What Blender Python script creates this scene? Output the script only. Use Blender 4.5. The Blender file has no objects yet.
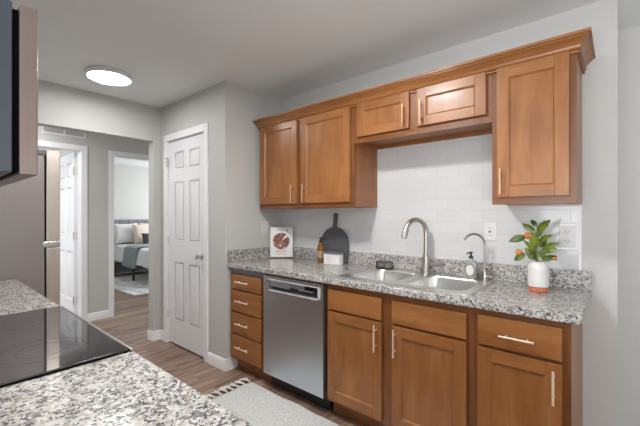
import bpy, bmesh, math, random
from mathutils import Vector, Matrix
random.seed(7)
PI = math.pi
S = bpy.context.scene
COL = S.collection

# ------------------------------------------------------------------ camera
cam_d = bpy.data.cameras.new('camera'); cam = bpy.data.objects.new('camera', cam_d); COL.objects.link(cam)
cam.location = (0, 0, 1.3177)
cam.rotation_euler = (PI/2, 0, 0.7072)
cam_d.sensor_width = 36; cam_d.lens = 348.39/640*36
cam_d.shift_y = 2.05/640
cam_d.clip_start = 0.02
S.camera = cam

# ------------------------------------------------------------------ world, light, exposure
W = bpy.data.worlds.new('world'); S.world = W; W.use_nodes = True
W.node_tree.nodes['Background'].inputs[0].default_value = (0.93, 0.96, 1.0, 1)
W.node_tree.nodes['Background'].inputs[1].default_value = 1.1
S.view_settings.view_transform = 'Standard'; S.view_settings.look = 'None'
S.view_settings.gamma = 1; S.view_settings.use_curve_mapping = False
S.view_settings.exposure = 0.85
LAMP = 84.0
def area(name, loc, rot, sx, sy, power, color=(1, 1, 1)):
    l = bpy.data.lights.new(name, 'AREA'); l.shape = 'RECTANGLE'; l.size = sx; l.size_y = sy
    l.energy = power; l.color = color
    o = bpy.data.objects.new(name, l); COL.objects.link(o); o.location = loc; o.rotation_euler = rot
    return o
area('added_living_room_fill', (.6, -3.3, 1.0), (PI/2+.85, 0, 0), 3.6, 2.1, 88, (0.97, 0.98, 1.0))  # added fill behind the camera, tilted up at the ceiling; no window built
area('added_dining_fill', (4.3, 0.3, 1.45), (PI/2, 0, PI/2), 2.6, 1.8, 12, (1, 0.98, 0.95))  # added weak fill from the right, in front of a solid wall
area('added_bedroom_fill', (-6.9, 5.3, 1.5), (-PI/2+.45, 0, 0), 2.4, 1.6, 66, (0.97, 0.98, 1.0))  # added light for the bedroom, tipped downward; no window built there
area('side_room_window_daylight', (-6.6, -1.7, 1.5), (PI/2, 0, 0), 2.2, 1.8, 40, (0.98, 0.99, 1.0))

# ------------------------------------------------------------------ materials
def mat(name, color=(.8, .8, .8), rough=.5, metal=0.0, spec=None, emis=None, trans=0, coat=0):
    m = bpy.data.materials.new(name); m.use_nodes = True
    b = m.node_tree.nodes['Principled BSDF']
    b.inputs['Base Color'].default_value = (*color, 1); b.inputs['Roughness'].default_value = rough
    b.inputs['Metallic'].default_value = metal
    if spec is not None: b.inputs['Specular IOR Level'].default_value = spec
    if trans: b.inputs['Transmission Weight'].default_value = trans
    if coat: b.inputs['Coat Weight'].default_value = coat; b.inputs['Coat Roughness'].default_value = .08
    if emis:
        b.inputs['Emission Color'].default_value = (1, .985, .96, 1); b.inputs['Emission Strength'].default_value = emis
    return m
def nodes(m): return m.node_tree.nodes, m.node_tree.links, m.node_tree.nodes['Principled BSDF']
def ramp(N, stops, interp='LINEAR'):
    r = N.new('ShaderNodeValToRGB'); r.color_ramp.interpolation = interp
    e = r.color_ramp.elements
    while len(e) > 1: e.remove(e[0])
    e[0].position = stops[0][0]; e[0].color = (*stops[0][1], 1)
    for p, c in stops[1:]:
        k = e.new(p); k.color = (*c, 1)
    return r
def mapping(N, L, scale=(1, 1, 1), kind='Object', loc=(0, 0, 0)):
    t = N.new('ShaderNodeTexCoord'); mp = N.new('ShaderNodeMapping')
    mp.inputs['Scale'].default_value = scale; mp.inputs['Location'].default_value = loc
    L.new(t.outputs[kind], mp.inputs[0]); return mp
def bump(N, L, b, src, strength, dist=.002):
    k = N.new('ShaderNodeBump'); k.inputs['Strength'].default_value = strength; k.inputs['Distance'].default_value = dist
    L.new(src, k.inputs['Height']); L.new(k.outputs[0], b.inputs['Normal'])
def paint(name, c, rough=.6, tex=160, st=.15):
    m = mat(name, c, rough); N, L, b = nodes(m)
    mp = mapping(N, L); n = N.new('ShaderNodeTexNoise'); n.inputs['Scale'].default_value = tex; n.inputs['Detail'].default_value = 4
    L.new(mp.outputs[0], n.inputs[0]); bump(N, L, b, n.outputs[0], st)
    return m
def wood(name, scale, c1, c2, c3, rough=.33):
    m = mat(name, c2, rough, coat=.05); N, L, b = nodes(m)
    mp = mapping(N, L, scale)
    oi = N.new('ShaderNodeObjectInfo'); va = N.new('ShaderNodeVectorMath'); va.operation = 'ADD'
    mul = N.new('ShaderNodeMath'); mul.operation = 'MULTIPLY'; mul.inputs[1].default_value = 37.0
    L.new(oi.outputs['Random'], mul.inputs[0]); L.new(mp.outputs[0], va.inputs[0]); L.new(mul.outputs[0], va.inputs[1])
    n = N.new('ShaderNodeTexNoise'); n.inputs['Scale'].default_value = 1.0; n.inputs['Detail'].default_value = 6
    n.inputs['Roughness'].default_value = .62; n.inputs['Distortion'].default_value = .6
    L.new(va.outputs[0], n.inputs[0])
    r = ramp(N, [(.25, c1), (.5, c2), (.75, c3)]); L.new(n.outputs[0], r.inputs[0])
    # big soft blotches of the stained maple
    mp2 = mapping(N, L, (3, 3, 2)); n2 = N.new('ShaderNodeTexNoise'); n2.inputs['Scale'].default_value = 1.6; n2.inputs['Detail'].default_value = 3
    L.new(mp2.outputs[0], n2.inputs[0])
    r2 = ramp(N, [(.3, (.86, .84, .82)), (.7, (1.08, 1.08, 1.08))]); L.new(n2.outputs[0], r2.inputs[0])
    mx = N.new('ShaderNodeMix'); mx.data_type = 'RGBA'; mx.blend_type = 'MULTIPLY'; mx.inputs[0].default_value = 1
    L.new(r.outputs[0], mx.inputs[6]); L.new(r2.outputs[0], mx.inputs[7]); L.new(mx.outputs[2], b.inputs['Base Color'])
    return m
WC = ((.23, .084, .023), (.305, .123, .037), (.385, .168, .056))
M_WV = wood('maple_vertical_grain', (13, 13, 2.2), *WC)
M_WH = wood('maple_horizontal_grain', (2.2, 13, 13), *WC)
M_WY = wood('maple_depth_grain', (34, 2.2, 34), *WC)
M_FV = wood('maple_frame_shaded_vertical', (13, 13, 2.2), (.145, .050, .013), (.195, .071, .021), (.25, .097, .031))  # darker maple for face frames: shadow around the doors put into the colour
M_FH = wood('maple_frame_shaded_horizontal', (2.2, 13, 13), (.145, .050, .013), (.195, .071, .021), (.25, .097, .031))
M_WD = wood('maple_cabinet_inside', (30, 30, 2), (.16, .055, .018), (.21, .08, .026), (.26, .10, .034), .5)

def granite():
    m = mat('speckled_granite', (.6, .58, .55), .16); N, L, b = nodes(m)
    tc = mapping(N, L, (1, 1, 1))
    nd = N.new('ShaderNodeTexNoise'); nd.inputs['Scale'].default_value = 60; nd.inputs['Detail'].default_value = 3
    L.new(tc.outputs[0], nd.inputs[0])
    ad = N.new('ShaderNodeMix'); ad.data_type = 'RGBA'; ad.blend_type = 'LINEAR_LIGHT'; ad.inputs[0].default_value = .012
    L.new(tc.outputs[0], ad.inputs[6]); L.new(nd.outputs['Color'], ad.inputs[7])
    def vor(scale):
        v = N.new('ShaderNodeTexVoronoi'); v.inputs['Scale'].default_value = scale; L.new(ad.outputs[2], v.inputs[0])
        s = N.new('ShaderNodeSeparateColor'); L.new(v.outputs['Color'], s.inputs[0]); return s
    v1 = vor(105); v2 = vor(190)
    r1 = ramp(N, [(0, (.46, .44, .41)), (.26, (.58, .57, .55)), (.50, (.36, .32, .28)), (.64, (.48, .46, .43)), (.76, (.22, .205, .20)), (.91, (.53, .52, .50))], 'CONSTANT')
    L.new(v1.outputs[0], r1.inputs[0])
    # dark grains gather in clusters
    n = N.new('ShaderNodeTexNoise'); n.inputs['Scale'].default_value = 22; n.inputs['Detail'].default_value = 4; L.new(tc.outputs[0], n.inputs[0])
    su = N.new('ShaderNodeMath'); su.operation = 'MULTIPLY_ADD'; su.inputs[1].default_value = .9; 
    L.new(n.outputs[0], su.inputs[0]); L.new(v2.outputs[1], su.inputs[2])
    r2 = ramp(N, [(0, (0, 0, 0)), (.60, (0, 0, 0)), (.61, (1, 1, 1))], 'CONSTANT')
    ms = N.new('ShaderNodeMath'); ms.operation = 'MULTIPLY'; ms.inputs[1].default_value = .5; L.new(su.outputs[0], ms.inputs[0])
    L.new(ms.outputs[0], r2.inputs[0])
    mx = N.new('ShaderNodeMix'); mx.data_type = 'RGBA'; L.new(r2.outputs[0], mx.inputs[0])
    L.new(r1.outputs[0], mx.inputs[6]); mx.inputs[7].default_value = (.075, .077, .088, 1)
    L.new(mx.outputs[2], b.inputs['Base Color'])
    return m
M_GR = granite()

def planks():
    m = mat('wood_plank_floor', (.2, .13, .1), .38); N, L, b = nodes(m)
    mp = mapping(N, L, (1, 1, 1)); sw = N.new('ShaderNodeMapping'); sw.inputs['Rotation'].default_value = (0, 0, PI/2)
    L.new(mp.outputs[0], sw.inputs[0])
    br = N.new('ShaderNodeTexBrick'); br.inputs['Scale'].default_value = 1; br.inputs['Brick Width'].default_value = 1.2
    br.inputs['Row Height'].default_value = .15; br.inputs['Mortar Size'].default_value = .0011; br.inputs['Mortar Smooth'].default_value = .2
    br.inputs['Color1'].default_value = (0, 0, 0, 1); br.inputs['Color2'].default_value = (1, 1, 1, 1); br.inputs['Mortar'].default_value = (.5, .5, .5, 1)
    br.offset = .37; L.new(sw.outputs[0], br.inputs[0])
    sc = N.new('ShaderNodeVectorMath'); sc.operation = 'MULTIPLY'; sc.inputs[1].default_value = (22, 1.6, 1); L.new(mp.outputs[0], sc.inputs[0])
    ad = N.new('ShaderNodeVectorMath'); ad.operation = 'MULTIPLY_ADD'; ad.inputs[1].default_value = (9, 9, 9)
    L.new(br.outputs['Color'], ad.inputs[0]); L.new(sc.outputs[0], ad.inputs[2])
    n = N.new('ShaderNodeTexNoise'); n.inputs['Scale'].default_value = 1; n.inputs['Detail'].default_value = 6; n.inputs['Distortion'].default_value = .8
    L.new(ad.outputs[0], n.inputs[0])
    r = ramp(N, [(.28, (.10, .060, .041)), (.5, (.245, .160, .118)), (.72, (.42, .31, .245))]); L.new(n.outputs[0], r.inputs[0])
    r2 = ramp(N, [(0, (.82, .8, .79)), (1, (1.12, 1.12, 1.12))]); L.new(br.outputs['Color'], r2.inputs[0])
    mx = N.new('ShaderNodeMix'); mx.data_type = 'RGBA'; mx.blend_type = 'MULTIPLY'; mx.inputs[0].default_value = 1
    L.new(r.outputs[0], mx.inputs[6]); L.new(r2.outputs[0], mx.inputs[7])
    m2 = N.new('ShaderNodeMix'); m2.data_type = 'RGBA'; m2.inputs[7].default_value = (.07, .045, .035, 1)
    L.new(br.outputs['Fac'], m2.inputs[0]); L.new(mx.outputs[2], m2.inputs[6]); L.new(m2.outputs[2], b.inputs['Base Color'])
    return m
M_FLOOR = planks()

def tiles():
    m = mat('white_subway_tile', (.75, .76, .76), .09); N, L, b = nodes(m)
    mp = mapping(N, L); sw = N.new('ShaderNodeSeparateXYZ'); cb = N.new('ShaderNodeCombineXYZ')
    L.new(mp.outputs[0], sw.inputs[0]); L.new(sw.outputs[0], cb.inputs[0]); L.new(sw.outputs[2], cb.inputs[1])
    br = N.new('ShaderNodeTexBrick'); br.inputs['Scale'].default_value = 1; br.inputs['Brick Width'].default_value = .1524
    br.inputs['Row Height'].default_value = .0762; br.inputs['Mortar Size'].default_value = .0016; br.inputs['Mortar Smooth'].default_value = .6
    br.inputs['Color1'].default_value = (.61, .62, .625, 1); br.inputs['Color2'].default_value = (.645, .65, .655, 1)
    br.inputs['Mortar'].default_value = (.55, .555, .55, 1)
    L.new(cb.outputs[0], br.inputs[0]); L.new(br.outputs['Color'], b.inputs['Base Color'])
    inv = N.new('ShaderNodeMath'); inv.operation = 'SUBTRACT'; inv.inputs[0].default_value = 1; L.new(br.outputs['Fac'], inv.inputs[1])
    bump(N, L, b, inv.outputs[0], .5, .0015)
    return m
M_TILE = tiles()

def steel(name, c, rough, scale, var=.06, metal=1.0):
    m = mat(name, c, rough, metal); N, L, b = nodes(m)
    mp = mapping(N, L, scale); n = N.new('ShaderNodeTexNoise'); n.inputs['Scale'].default_value = 1; n.inputs['Detail'].default_value = 3
    L.new(mp.outputs[0], n.inputs[0])
    mr = N.new('ShaderNodeMapRange'); mr.inputs['To Min'].default_value = rough-var; mr.inputs['To Max'].default_value = rough+var
    L.new(n.outputs[0], mr.inputs[0]); L.new(mr.outputs[0], b.inputs['Roughness'])
    bump(N, L, b, n.outputs[0], .04, .0005)
    return m
M_STEEL = steel('brushed_stainless', (.60, .65, .71), .38, (3, 3, 500))
M_SINK = steel('satin_sink_steel', (.74, .73, .72), .3, (250, 4, 4))
M_CHROME = mat('polished_chrome', (.75, .75, .76), .12, 1)
M_NICKEL = mat('brushed_nickel', (.50, .47, .44), .3, 1)
M_BRASS = steel('champagne_bar_pull', (.84, .66, .53), .4, (60, 60, 60), .04, .35)  # lightened: the bright room's reflection is put into the pull colour
M_FRSIDE = steel('fridge_side_panel', (.33, .30, .295), .42, (300, 4, 4), .04, .55)
M_FREDGE = steel('fridge_door_reflection_tint', (.62, .56, .51), .3, (3, 300, 3), .05, .8)  # warm beige reflection tinted into the door colour
M_MW = steel('microwave_steel_reflection_tint', (.33, .265, .24), .33, (300, 3, 3), .05, .8)  # brown tint paints a reflection of the room into the steel
M_MWBODY = steel('microwave_body_paint', (.10, .115, .14), .35, (30, 30, 30), .05, .4)
M_BLACK = mat('black_plastic', (.012, .012, .013), .35)
M_RUBBER = mat('black_rubber', (.004, .004, .004), .9, spec=.05)
M_GLASS = mat('black_ceramic_glass', (.022, .021, .022), .05, 0, spec=.9)
M_BURN = mat('printed_burner_ring', (.032, .032, .032), .2)
M_WALL = paint('greige_wall_paint', (.56, .56, .545))
M_WALLH = paint('hall_wall_paint', (.56, .56, .54))
M_CEIL = paint('ceiling_texture_paint', (.86, .90, .91), .8, 70, .5)
M_TRIM = mat('white_trim_paint', (.86, .87, .885), .35)
M_DOOR = mat('white_door_paint', (.80, .82, .85), .38)
M_PLATE = mat('white_switch_plastic', (.68, .68, .67), .3)
M_DARK = mat('socket_slot_dark', (.16, .16, .16), .5)
M_DIFF = mat('lamp_diffuser_lit', (.9, .9, .9), .5, emis=LAMP)
M_DIFF1 = mat('hall_lamp_diffuser_lit', (.9, .9, .9), .5, emis=24)
M_DIFF2 = mat('added_hall_fill_diffuser', (.9, .9, .9), .5, emis=40)
M_LAMPB = mat('lamp_base_white', (.8, .8, .8), .4)
M_GREYSTRIP = mat('grey_strip_paint', (.23, .25, .29), .3, .5)

# ------------------------------------------------------------------ mesh helpers
class B:
    def __init__(s): s.bm = bmesh.new(); s.mi = 0; s.bev = False
    def _new(s, f0):
        for f in list(s.bm.faces)[f0:]: f.material_index = s.mi
    def box(s, x0, x1, y0, y1, z0, z1, bev=0.0, seg=2):
        t = bmesh.new(); bmesh.ops.create_cube(t, size=1)
        bmesh.ops.scale(t, vec=(x1-x0, y1-y0, z1-z0), verts=t.verts)
        bmesh.ops.translate(t, vec=((x0+x1)/2, (y0+y1)/2, (z0+z1)/2), verts=t.verts)
        if bev: s.bev = True
        if bev: bmesh.ops.bevel(t, geom=list(t.edges), offset=min(bev, .45*min(x1-x0, y1-y0, z1-z0)), segments=seg, profile=.5, affect='EDGES')
        s.merge(t); return s
    def merge(s, t, M=None):
        if M is not None: bmesh.ops.transform(t, matrix=M, verts=t.verts)
        vm = {v: s.bm.verts.new(v.co) for v in t.verts}
        for f in t.faces:
            try: n = s.bm.faces.new([vm[v] for v in f.verts]); n.material_index = s.mi
            except ValueError: pass
        t.free(); return s
    def lathe(s, prof, seg=32, c=(0, 0, 0), M=None, sx=1, sy=1):
        t = bmesh.new(); rings = []
        for r, z in prof:
            if r < 1e-5: rings.append([t.verts.new((0, 0, z))])
            else: rings.append([t.verts.new((r*sx*math.cos(2*PI*i/seg), r*sy*math.sin(2*PI*i/seg), z)) for i in range(seg)])
        for a, b in zip(rings, rings[1:]):
            for i in range(seg):
                j = (i+1) % seg
                if len(a) == 1 and len(b) == 1: continue
                if len(a) == 1: t.faces.new([a[0], b[j], b[i]])
                elif len(b) == 1: t.faces.new([a[i], a[j], b[0]])
                else: t.faces.new([a[i], a[j], b[j], b[i]])
        if len(rings[0]) > 1: t.faces.new(rings[0][::-1])
        if len(rings[-1]) > 1: t.faces.new(rings[-1])
        bmesh.ops.recalc_face_normals(t, faces=t.faces)
        if M is not None: bmesh.ops.transform(t, matrix=M, verts=t.verts)
        bmesh.ops.translate(t, vec=c, verts=t.verts); return s.merge(t)
    def tube(s, pts, rad, seg=14, caps=True):
        pts = [Vector(p) for p in pts]; t = bmesh.new(); rings = []
        rs = rad if isinstance(rad, (list, tuple)) else [rad]*len(pts)
        up = None
        for i, p in enumerate(pts):
            d = (pts[min(i+1, len(pts)-1)]-pts[max(i-1, 0)]).normalized()
            if up is None: up = d.orthogonal().normalized()
            up = (up-d*up.dot(d)).normalized(); sd = d.cross(up)
            rings.append([t.verts.new(p+rs[i]*(math.cos(2*PI*k/seg)*up+math.sin(2*PI*k/seg)*sd)) for k in range(seg)])
        for a, b in zip(rings, rings[1:]):
            for i in range(seg):
                j = (i+1) % seg; t.faces.new([a[i], a[j], b[j], b[i]])
        if caps: t.faces.new(rings[0][::-1]); t.faces.new(rings[-1])
        bmesh.ops.recalc_face_normals(t, faces=t.faces); return s.merge(t)
    def prism(s, pts, h, axis='y', M=None):
        # pts: outline (a,b); extruded from h[0] to h[1] along axis
        def P(a, b, k): return {'y': (a, k, b), 'x': (k, a, b), 'z': (a, b, k)}[axis]
        t = bmesh.new()
        A = [t.verts.new(P(a, b, h[0])) for a, b in pts]; C = [t.verts.new(P(a, b, h[1])) for a, b in pts]
        n = len(pts)
        for i in range(n): t.faces.new([A[i], A[(i+1) % n], C[(i+1) % n], C[i]])
        t.faces.new(A[::-1]); t.faces.new(C)
        bmesh.ops.recalc_face_normals(t, faces=t.faces)
        return s.merge(t, M)
    def plate(s, outer, holes, z0, z1):
        # horizontal plate with holes
        t = bmesh.new()
        def loop(pts, z):
            v = [t.verts.new((a, b, z)) for a, b in pts]
            return v, [t.edges.new((v[i], v[(i+1) % len(v)])) for i in range(len(v))]
        loops = []
        for z in (z0, z1):
            E = []; L = []
            for pts in [outer]+holes:
                v, e = loop(pts, z); E += e; L.append(v)
            bmesh.ops.triangle_fill(t, use_beauty=True, use_dissolve=False, edges=E); loops.append(L)
        for a, b in zip(*loops):
            n = len(a)
            for i in range(n): t.faces.new([a[i], a[(i+1) % n], b[(i+1) % n], b[i]])
        bmesh.ops.recalc_face_normals(t, faces=t.faces)
        return s.merge(t)
    def loft(s, loops, cap0=False, cap1=True):
        t = bmesh.new(); R = [[t.verts.new(p) for p in l] for l in loops]; n = len(R[0])
        for a, b in zip(R, R[1:]):
            for i in range(n): t.faces.new([a[i], a[(i+1) % n], b[(i+1) % n], b[i]])
        if cap0: t.faces.new(R[0][::-1])
        if cap1: t.faces.new(R[-1])
        bmesh.ops.recalc_face_normals(t, faces=t.faces); return s.merge(t)
    def done(s, name, mats, parent=None, local=False, origin=None, smooth=True, sub=0):
        bm = s.bm; mats = mats if isinstance(mats, (list, tuple)) else [mats]
        xs = [v.co for v in bm.verts]
        lo = Vector([min(c[i] for c in xs) for i in range(3)]); hi = Vector([max(c[i] for c in xs) for i in range(3)])
        o_ = Vector(origin) if origin else Vector(((lo.x+hi.x)/2, (lo.y+hi.y)/2, lo.z if parent is None else (lo.z+hi.z)/2))
        bmesh.ops.translate(bm, vec=-o_, verts=bm.verts)
        for f in bm.faces: f.smooth = smooth
        if smooth:
            for e in bm.edges:
                if len(e.link_faces) == 2 and e.calc_face_angle(0) > math.radians(38): e.smooth = False
        me = bpy.data.meshes.new(name); bm.to_mesh(me); bm.free()
        for m in mats: me.materials.append(m)
        o = bpy.data.objects.new(name, me); COL.objects.link(o)
        if parent is not None:
            o.parent = parent
            o.location = o_ if local else o_-wpos(parent)
        else: o.location = o_
        if s.bev:
            k = o.modifiers.new('even_shading', 'WEIGHTED_NORMAL'); k.keep_sharp = True; k.weight = 100
        if sub:
            k = o.modifiers.new('smooth_surface', 'SUBSURF'); k.levels = sub; k.render_levels = sub
        return o
def wpos(o):
    v = Vector(o.location)
    while o.parent: o = o.parent; v = v+Vector(o.location)
    return v
def tag(o, label=None, cat=None, group=None, kind=None):
    if label: o['label'] = label
    if cat: o['category'] = cat
    if group: o['group'] = group
    if kind: o['kind'] = kind
    return o
def thing(name, label, cat, loc, rot=(0, 0, 0), group=None):
    o = bpy.data.objects.new(name, None); COL.objects.link(o); o.location = loc; o.rotation_euler = rot
    o.empty_display_size = .05
    return tag(o, label, cat, group)
def struct(o): o['kind'] = 'structure'; return o
def rrect(x0, x1, y0, y1, r, n=6):
    p = []
    for cx, cy, a0 in ((x1-r, y1-r, 0), (x0+r, y1-r, PI/2), (x0+r, y0+r, PI), (x1-r, y0+r, 1.5*PI)):
        for k in range(n+1):
            a = a0+PI/2*k/n; p.append((cx+r*math.cos(a), cy+r*math.sin(a)))
    return p

# ------------------------------------------------------------------ key dimensions
YB = 2.38; XL = -2.522; YP = 1.719; XH = -3.70; XF = -4.985; H = 2.458; X0 = 0.0; Y2 = 2.842

# ------------------------------------------------------------------ room shell
struct(B().box(-8.6, 4.5, -3.5, 5.6, -.1, 0).done('floor', M_FLOOR))
struct(B().box(-8.6, 4.5, -3.5, 5.6, H, H+.1).done('ceiling', M_CEIL))
wb = struct(B().box(XL-.11, X0, YB, Y2, 0, H).done('wall_back', M_WALL))
t = B().box(XL+.001, -.160, YB-.008, YB-.0005, .90, 1.95)
t.done('tile_backsplash', M_TILE, wb)
B().box(-.161, -.151, YB-.012, YB-.0005, .90, 1.372, .002).done('tile_edge_trim', M_TRIM, wb)
struct(B().box(X0, 4.5, Y2, Y2+.12, 0, H).done('wall_back_right', M_WALL))
struct(B().box(4.5, 4.6, -3.5, Y2+.12, 0, H).done('wall_right', M_WALL))
struct(B().box(XL-.11, XL, YP, YB, 0, H).done('wall_pantry_side', M_WALL))
DX0, DX1, DZ = -3.54, -2.836, 2.075      # pantry door opening
t = B().box(XH, DX0, YP, YP+.11, 0, H).box(DX1, XL-.11, YP, YP+.11, 0, H).box(DX0, DX1, YP, YP+.11, DZ, H)
struct(t.done('wall_pantry_front', M_WALL))
struct(B().box(XH-.11, XL-.11, YB+.4, YB+.5, 0, H).done('wall_pantry_back', M_WALL))
# header wall with the wide opening to the hall
OY0, OY1, OZ = .30, 1.640, 2.093
t = B().box(XH-.11, XH, OY1, Y2, 0, H).box(XH-.11, XH, OY0, OY1, OZ, H).box(XH-.11, XH, -.34, OY0, 0, H)
struct(t.done('wall_hall_opening', M_WALL))
# wall behind the range side
struct(B().box(XH, -.95, -.34, -.22, 0, H).done('wall_range', M_WALL))
# hall far wall with two door openings
A0, A1, AZ = .55, 1.337, 2.10     # side room door
C0, C1, CZ = 1.703, 2.46, 2.09     # bedroom door
t = B()
for y0, y1, z0 in ((-1.6, A0, 0), (A1, C0, 0), (C1, 4.0, 0), (A0, A1, AZ), (C0, C1, CZ)):
    t.box(XF-.115, XF, y0, y1, z0, H)
struct(t.done('wall_hall', M_WALLH))
struct(B().box(XF, XH-.11, -1.6, -1.5, 0, H).done('wall_hall_end', M_WALLH))
struct(B().box(XF, XH-.11, 4.0, 4.1, 0, H).done('wall_hall_far_end', M_WALLH))
struct(B().box(-8.6, XF-.115, 1.45, 1.55, 0, H).done('wall_between_rooms', M_WALLH))
struct(B().box(-8.6, -8.5, -1.9, 5.5, 0, H).done('wall_bedroom_back', M_WALLH))
struct(B().box(-8.5, XF, 5.5, 5.6, 0, H).done('wall_bedroom_far', M_WALLH))
struct(B().box(-8.5, XF, -2.0, -1.9, 0, H).done('wall_side_room', M_WALLH))

def baseboard(name, x0, x1, y0, y1, t_axis, sgn, h=.098):
    # thin board with an eased top, thickness .014 toward sgn on t_axis
    b = B(); T = .014
    if t_axis == 'y':
        q = y0; prof = [(q, 0), (q+sgn*T, 0), (q+sgn*T, h*.82), (q+sgn*T*.45, h), (q, h)]
        b.prism(prof, (x0, x1), 'x')
    else:
        q = x0; prof = [(q, 0), (q+sgn*T, 0), (q+sgn*T, h*.82), (q+sgn*T*.45, h), (q, h)]
        b.prism(prof, (y0, y1), 'y')
    return struct(b.done(name, M_TRIM))
baseboard('baseboard_pantry_right', DX1+.06, XL, YP, YP, 'y', -1)
baseboard('baseboard_pantry_left', XH, DX0-.068, YP, YP, 'y', -1)
baseboard('baseboard_pantry_side', XL, XL, YP-.014, 1.835, 'x', 1)
baseboard('baseboard_opening', XH, XH, OY1-.014, YP, 'x', 1)
baseboard('baseboard_jamb', XH-.11, XH, OY1, OY1, 'y', -1)
baseboard('baseboard_hall', XF, XF, A1+.066, C0-.062, 'x', 1)
baseboard('baseboard_hall_left', XF, XF, -1.5, A0-.066, 'x', 1)
baseboard('baseboard_bedroom', -8.5, -8.5, 1.55, 5.5, 'x', 1)
baseboard('baseboard_back', -.10, X0, YB, YB, 'y', -1)
baseboard('baseboard_right', .6, 4.5, Y2, Y2, 'y', -1)

# ------------------------------------------------------------------ doors of the place
def panel_leaf(w, h, th=.035, dp=.0045):
    # six-panel door leaf in local coords: x 0..w, y 0..th (front at y=0), z 0..h ; raised panels in recesses
    b = B(); st = .105; ms = .09
    cols = [(st, (w-ms)/2), ((w+ms)/2, w-st)]
    k = h/2.05
    rows = [(.235*k, .835*k), (1.04*k, 1.64*k), (1.755*k, 1.94*k)]
    xs = [0, cols[0][0], cols[0][1], cols[1][0], cols[1][1], w]
    zs = [0]+[z for r in rows for z in r]+[h]
    for i in range(5):
        for j in range(7):
            hole = i in (1, 3) and j in (1, 3, 5)
            x0, x1, z0, z1 = xs[i], xs[i+1], zs[j], zs[j+1]
            if not hole: b.box(x0, x1, 0, th, z0, z1); continue
            b.box(x0, x1, dp, th-dp, z0, z1)
            for y0, y1, e in ((0, dp, 0), (th, th-dp, 0)):
                # sloped moulding then raised field
                o = [(x0, z0), (x1, z0), (x1, z1), (x0, z1)]
                def ins(d): return [(x0+d, z0+d), (x1-d, z0+d), (x1-d, z1-d), (x0+d, z1-d)]
                L = [[(a, y0, c) for a, c in o], [(a, y1, c) for a, c in ins(.014)], [(a, y1, c) for a, c in ins(.020)], [(a, y0+(y1-y0)*.25, c) for a, c in ins(.048)]]
                b.loft(L)
    return b
# door_1: pantry door (structure with its own parts)
d1 = bpy.data.objects.new('door_1', None); COL.objects.link(d1); d1.location = (DX0, YP, 0); struct(d1)
b = panel_leaf(DX1-DX0-.008, DZ-.022)
bmesh.ops.translate(b.bm, vec=(DX0+.004, YP+.012, .018), verts=b.bm.verts)
b.done('door_leaf', M_DOOR, d1)
def casing_y(b, x0, x1, z1, y, sgn, w=.066, w2=None):
    t0, t1 = sorted((y, y+sgn*.016)); w2 = w2 or w
    b.box(x0-w, x0, t0, t1, 0, z1+w, .004); b.box(x1, x1+w2, t0, t1, 0, z1+w, .004); b.box(x0, x1, t0, t1, z1, z1+w, .004)
b = B(); casing_y(b, DX0, DX1, DZ, YP, -1, .068, .06)
b.box(DX0, DX0+.003, YP, YP+.11, 0, DZ).box(DX1-.003, DX1, YP, YP+.11, 0, DZ).box(DX0, DX1, YP, YP+.11, DZ-.003, DZ)
b.done('door_casing', M_TRIM, d1)
kM = Matrix.Rotation(PI/2, 4, 'X')
b = B().lathe([(.030, 0), (.030, .006), (.012, .012), (.011, .03), (.022, .038), (.027, .05), (.024, .062), (.012, .068), (0, .069)], 28, (-2.905, YP+.012, .942), kM)
b.done('door_knob', M_CHROME, d1)
for z in (1.86, 1.06, .30):
    B().box(DX0-.002, DX0+.008, YP-.003, YP+.014, z-.04, z+.04, .002).tube([(DX0+.003, YP-.006, z-.042), (DX0+.003, YP-.006, z+.042)], .0045, 10).done('hinge', M_PLATE, d1)
b = B().tube([(DX0-.03, YP-.02, 1.905), (DX0+.05, YP-.022, 1.90)], .004, 8).tube([(DX0+.03, YP-.02, 1.90), (DX0+.02, YP-.03, 1.84), (DX0+.035, YP-.03, 1.81)], .005, 8)
b.done('door_hook', M_NICKEL, d1)
# door_2: side room, open leaf swung inward
d2 = bpy.data.objects.new('door_2', None); COL.objects.link(d2); d2.location = (XF, A1, 0); struct(d2)
def casing_x(b, y0, y1, z1, x, sgn, w=.066):
    t0, t1 = sorted((x, x+sgn*.016))
    b.box(t0, t1, y0-w, y0, 0, z1+w, .004); b.box(t0, t1, y1, y1+w, 0, z1+w, .004); b.box(t0, t1, y0, y1, z1, z1+w, .004)
b = B(); casing_x(b, A0, A1, AZ, XF, 1)
b.box(XF-.115, XF, A0, A0+.004, 0, AZ).box(XF-.115, XF, A1-.004, A1, 0, AZ).box(XF-.115, XF, A0, A1, AZ-.004, AZ)
b.box(XF-.075, XF-.04, A1-.016, A1-.004, 0, AZ)
b.done('door_casing', M_TRIM, d2)
b = panel_leaf(.765, AZ-.02, dp=.011)
bmesh.ops.rotate(b.bm, cent=(0, 0, 0), matrix=Matrix.Rotation(PI, 3, 'Z'), verts=b.bm.verts)
bmesh.ops.translate(b.bm, vec=(XF-.118, A1-.006, .012), verts=b.bm.verts)
b.done('door_leaf', M_DOOR, d2)
for z in (1.86, 1.06, .26):
    B().box(XF-.119, XF-.085, A1-.014, A1-.004, z-.05, z+.05, .002).tube([(XF-.119, A1-.045, z-.05), (XF-.119, A1-.045, z+.05)], .006, 10).done('hinge', M_NICKEL, d2)
# door_3: bedroom doorway
d3 = bpy.data.objects.new('door_3', None); COL.objects.link(d3); d3.location = (XF, C0, 0); struct(d3)
b = B(); casing_x(b, C0, C1, CZ, XF, 1, .062)
b.box(XF-.115, XF, C0, C0+.004, 0, CZ).box(XF-.115, XF, C1-.004, C1, 0, CZ).box(XF-.115, XF, C0, C1, CZ-.004, CZ)
b.done('door_casing', M_TRIM, d3)

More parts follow.
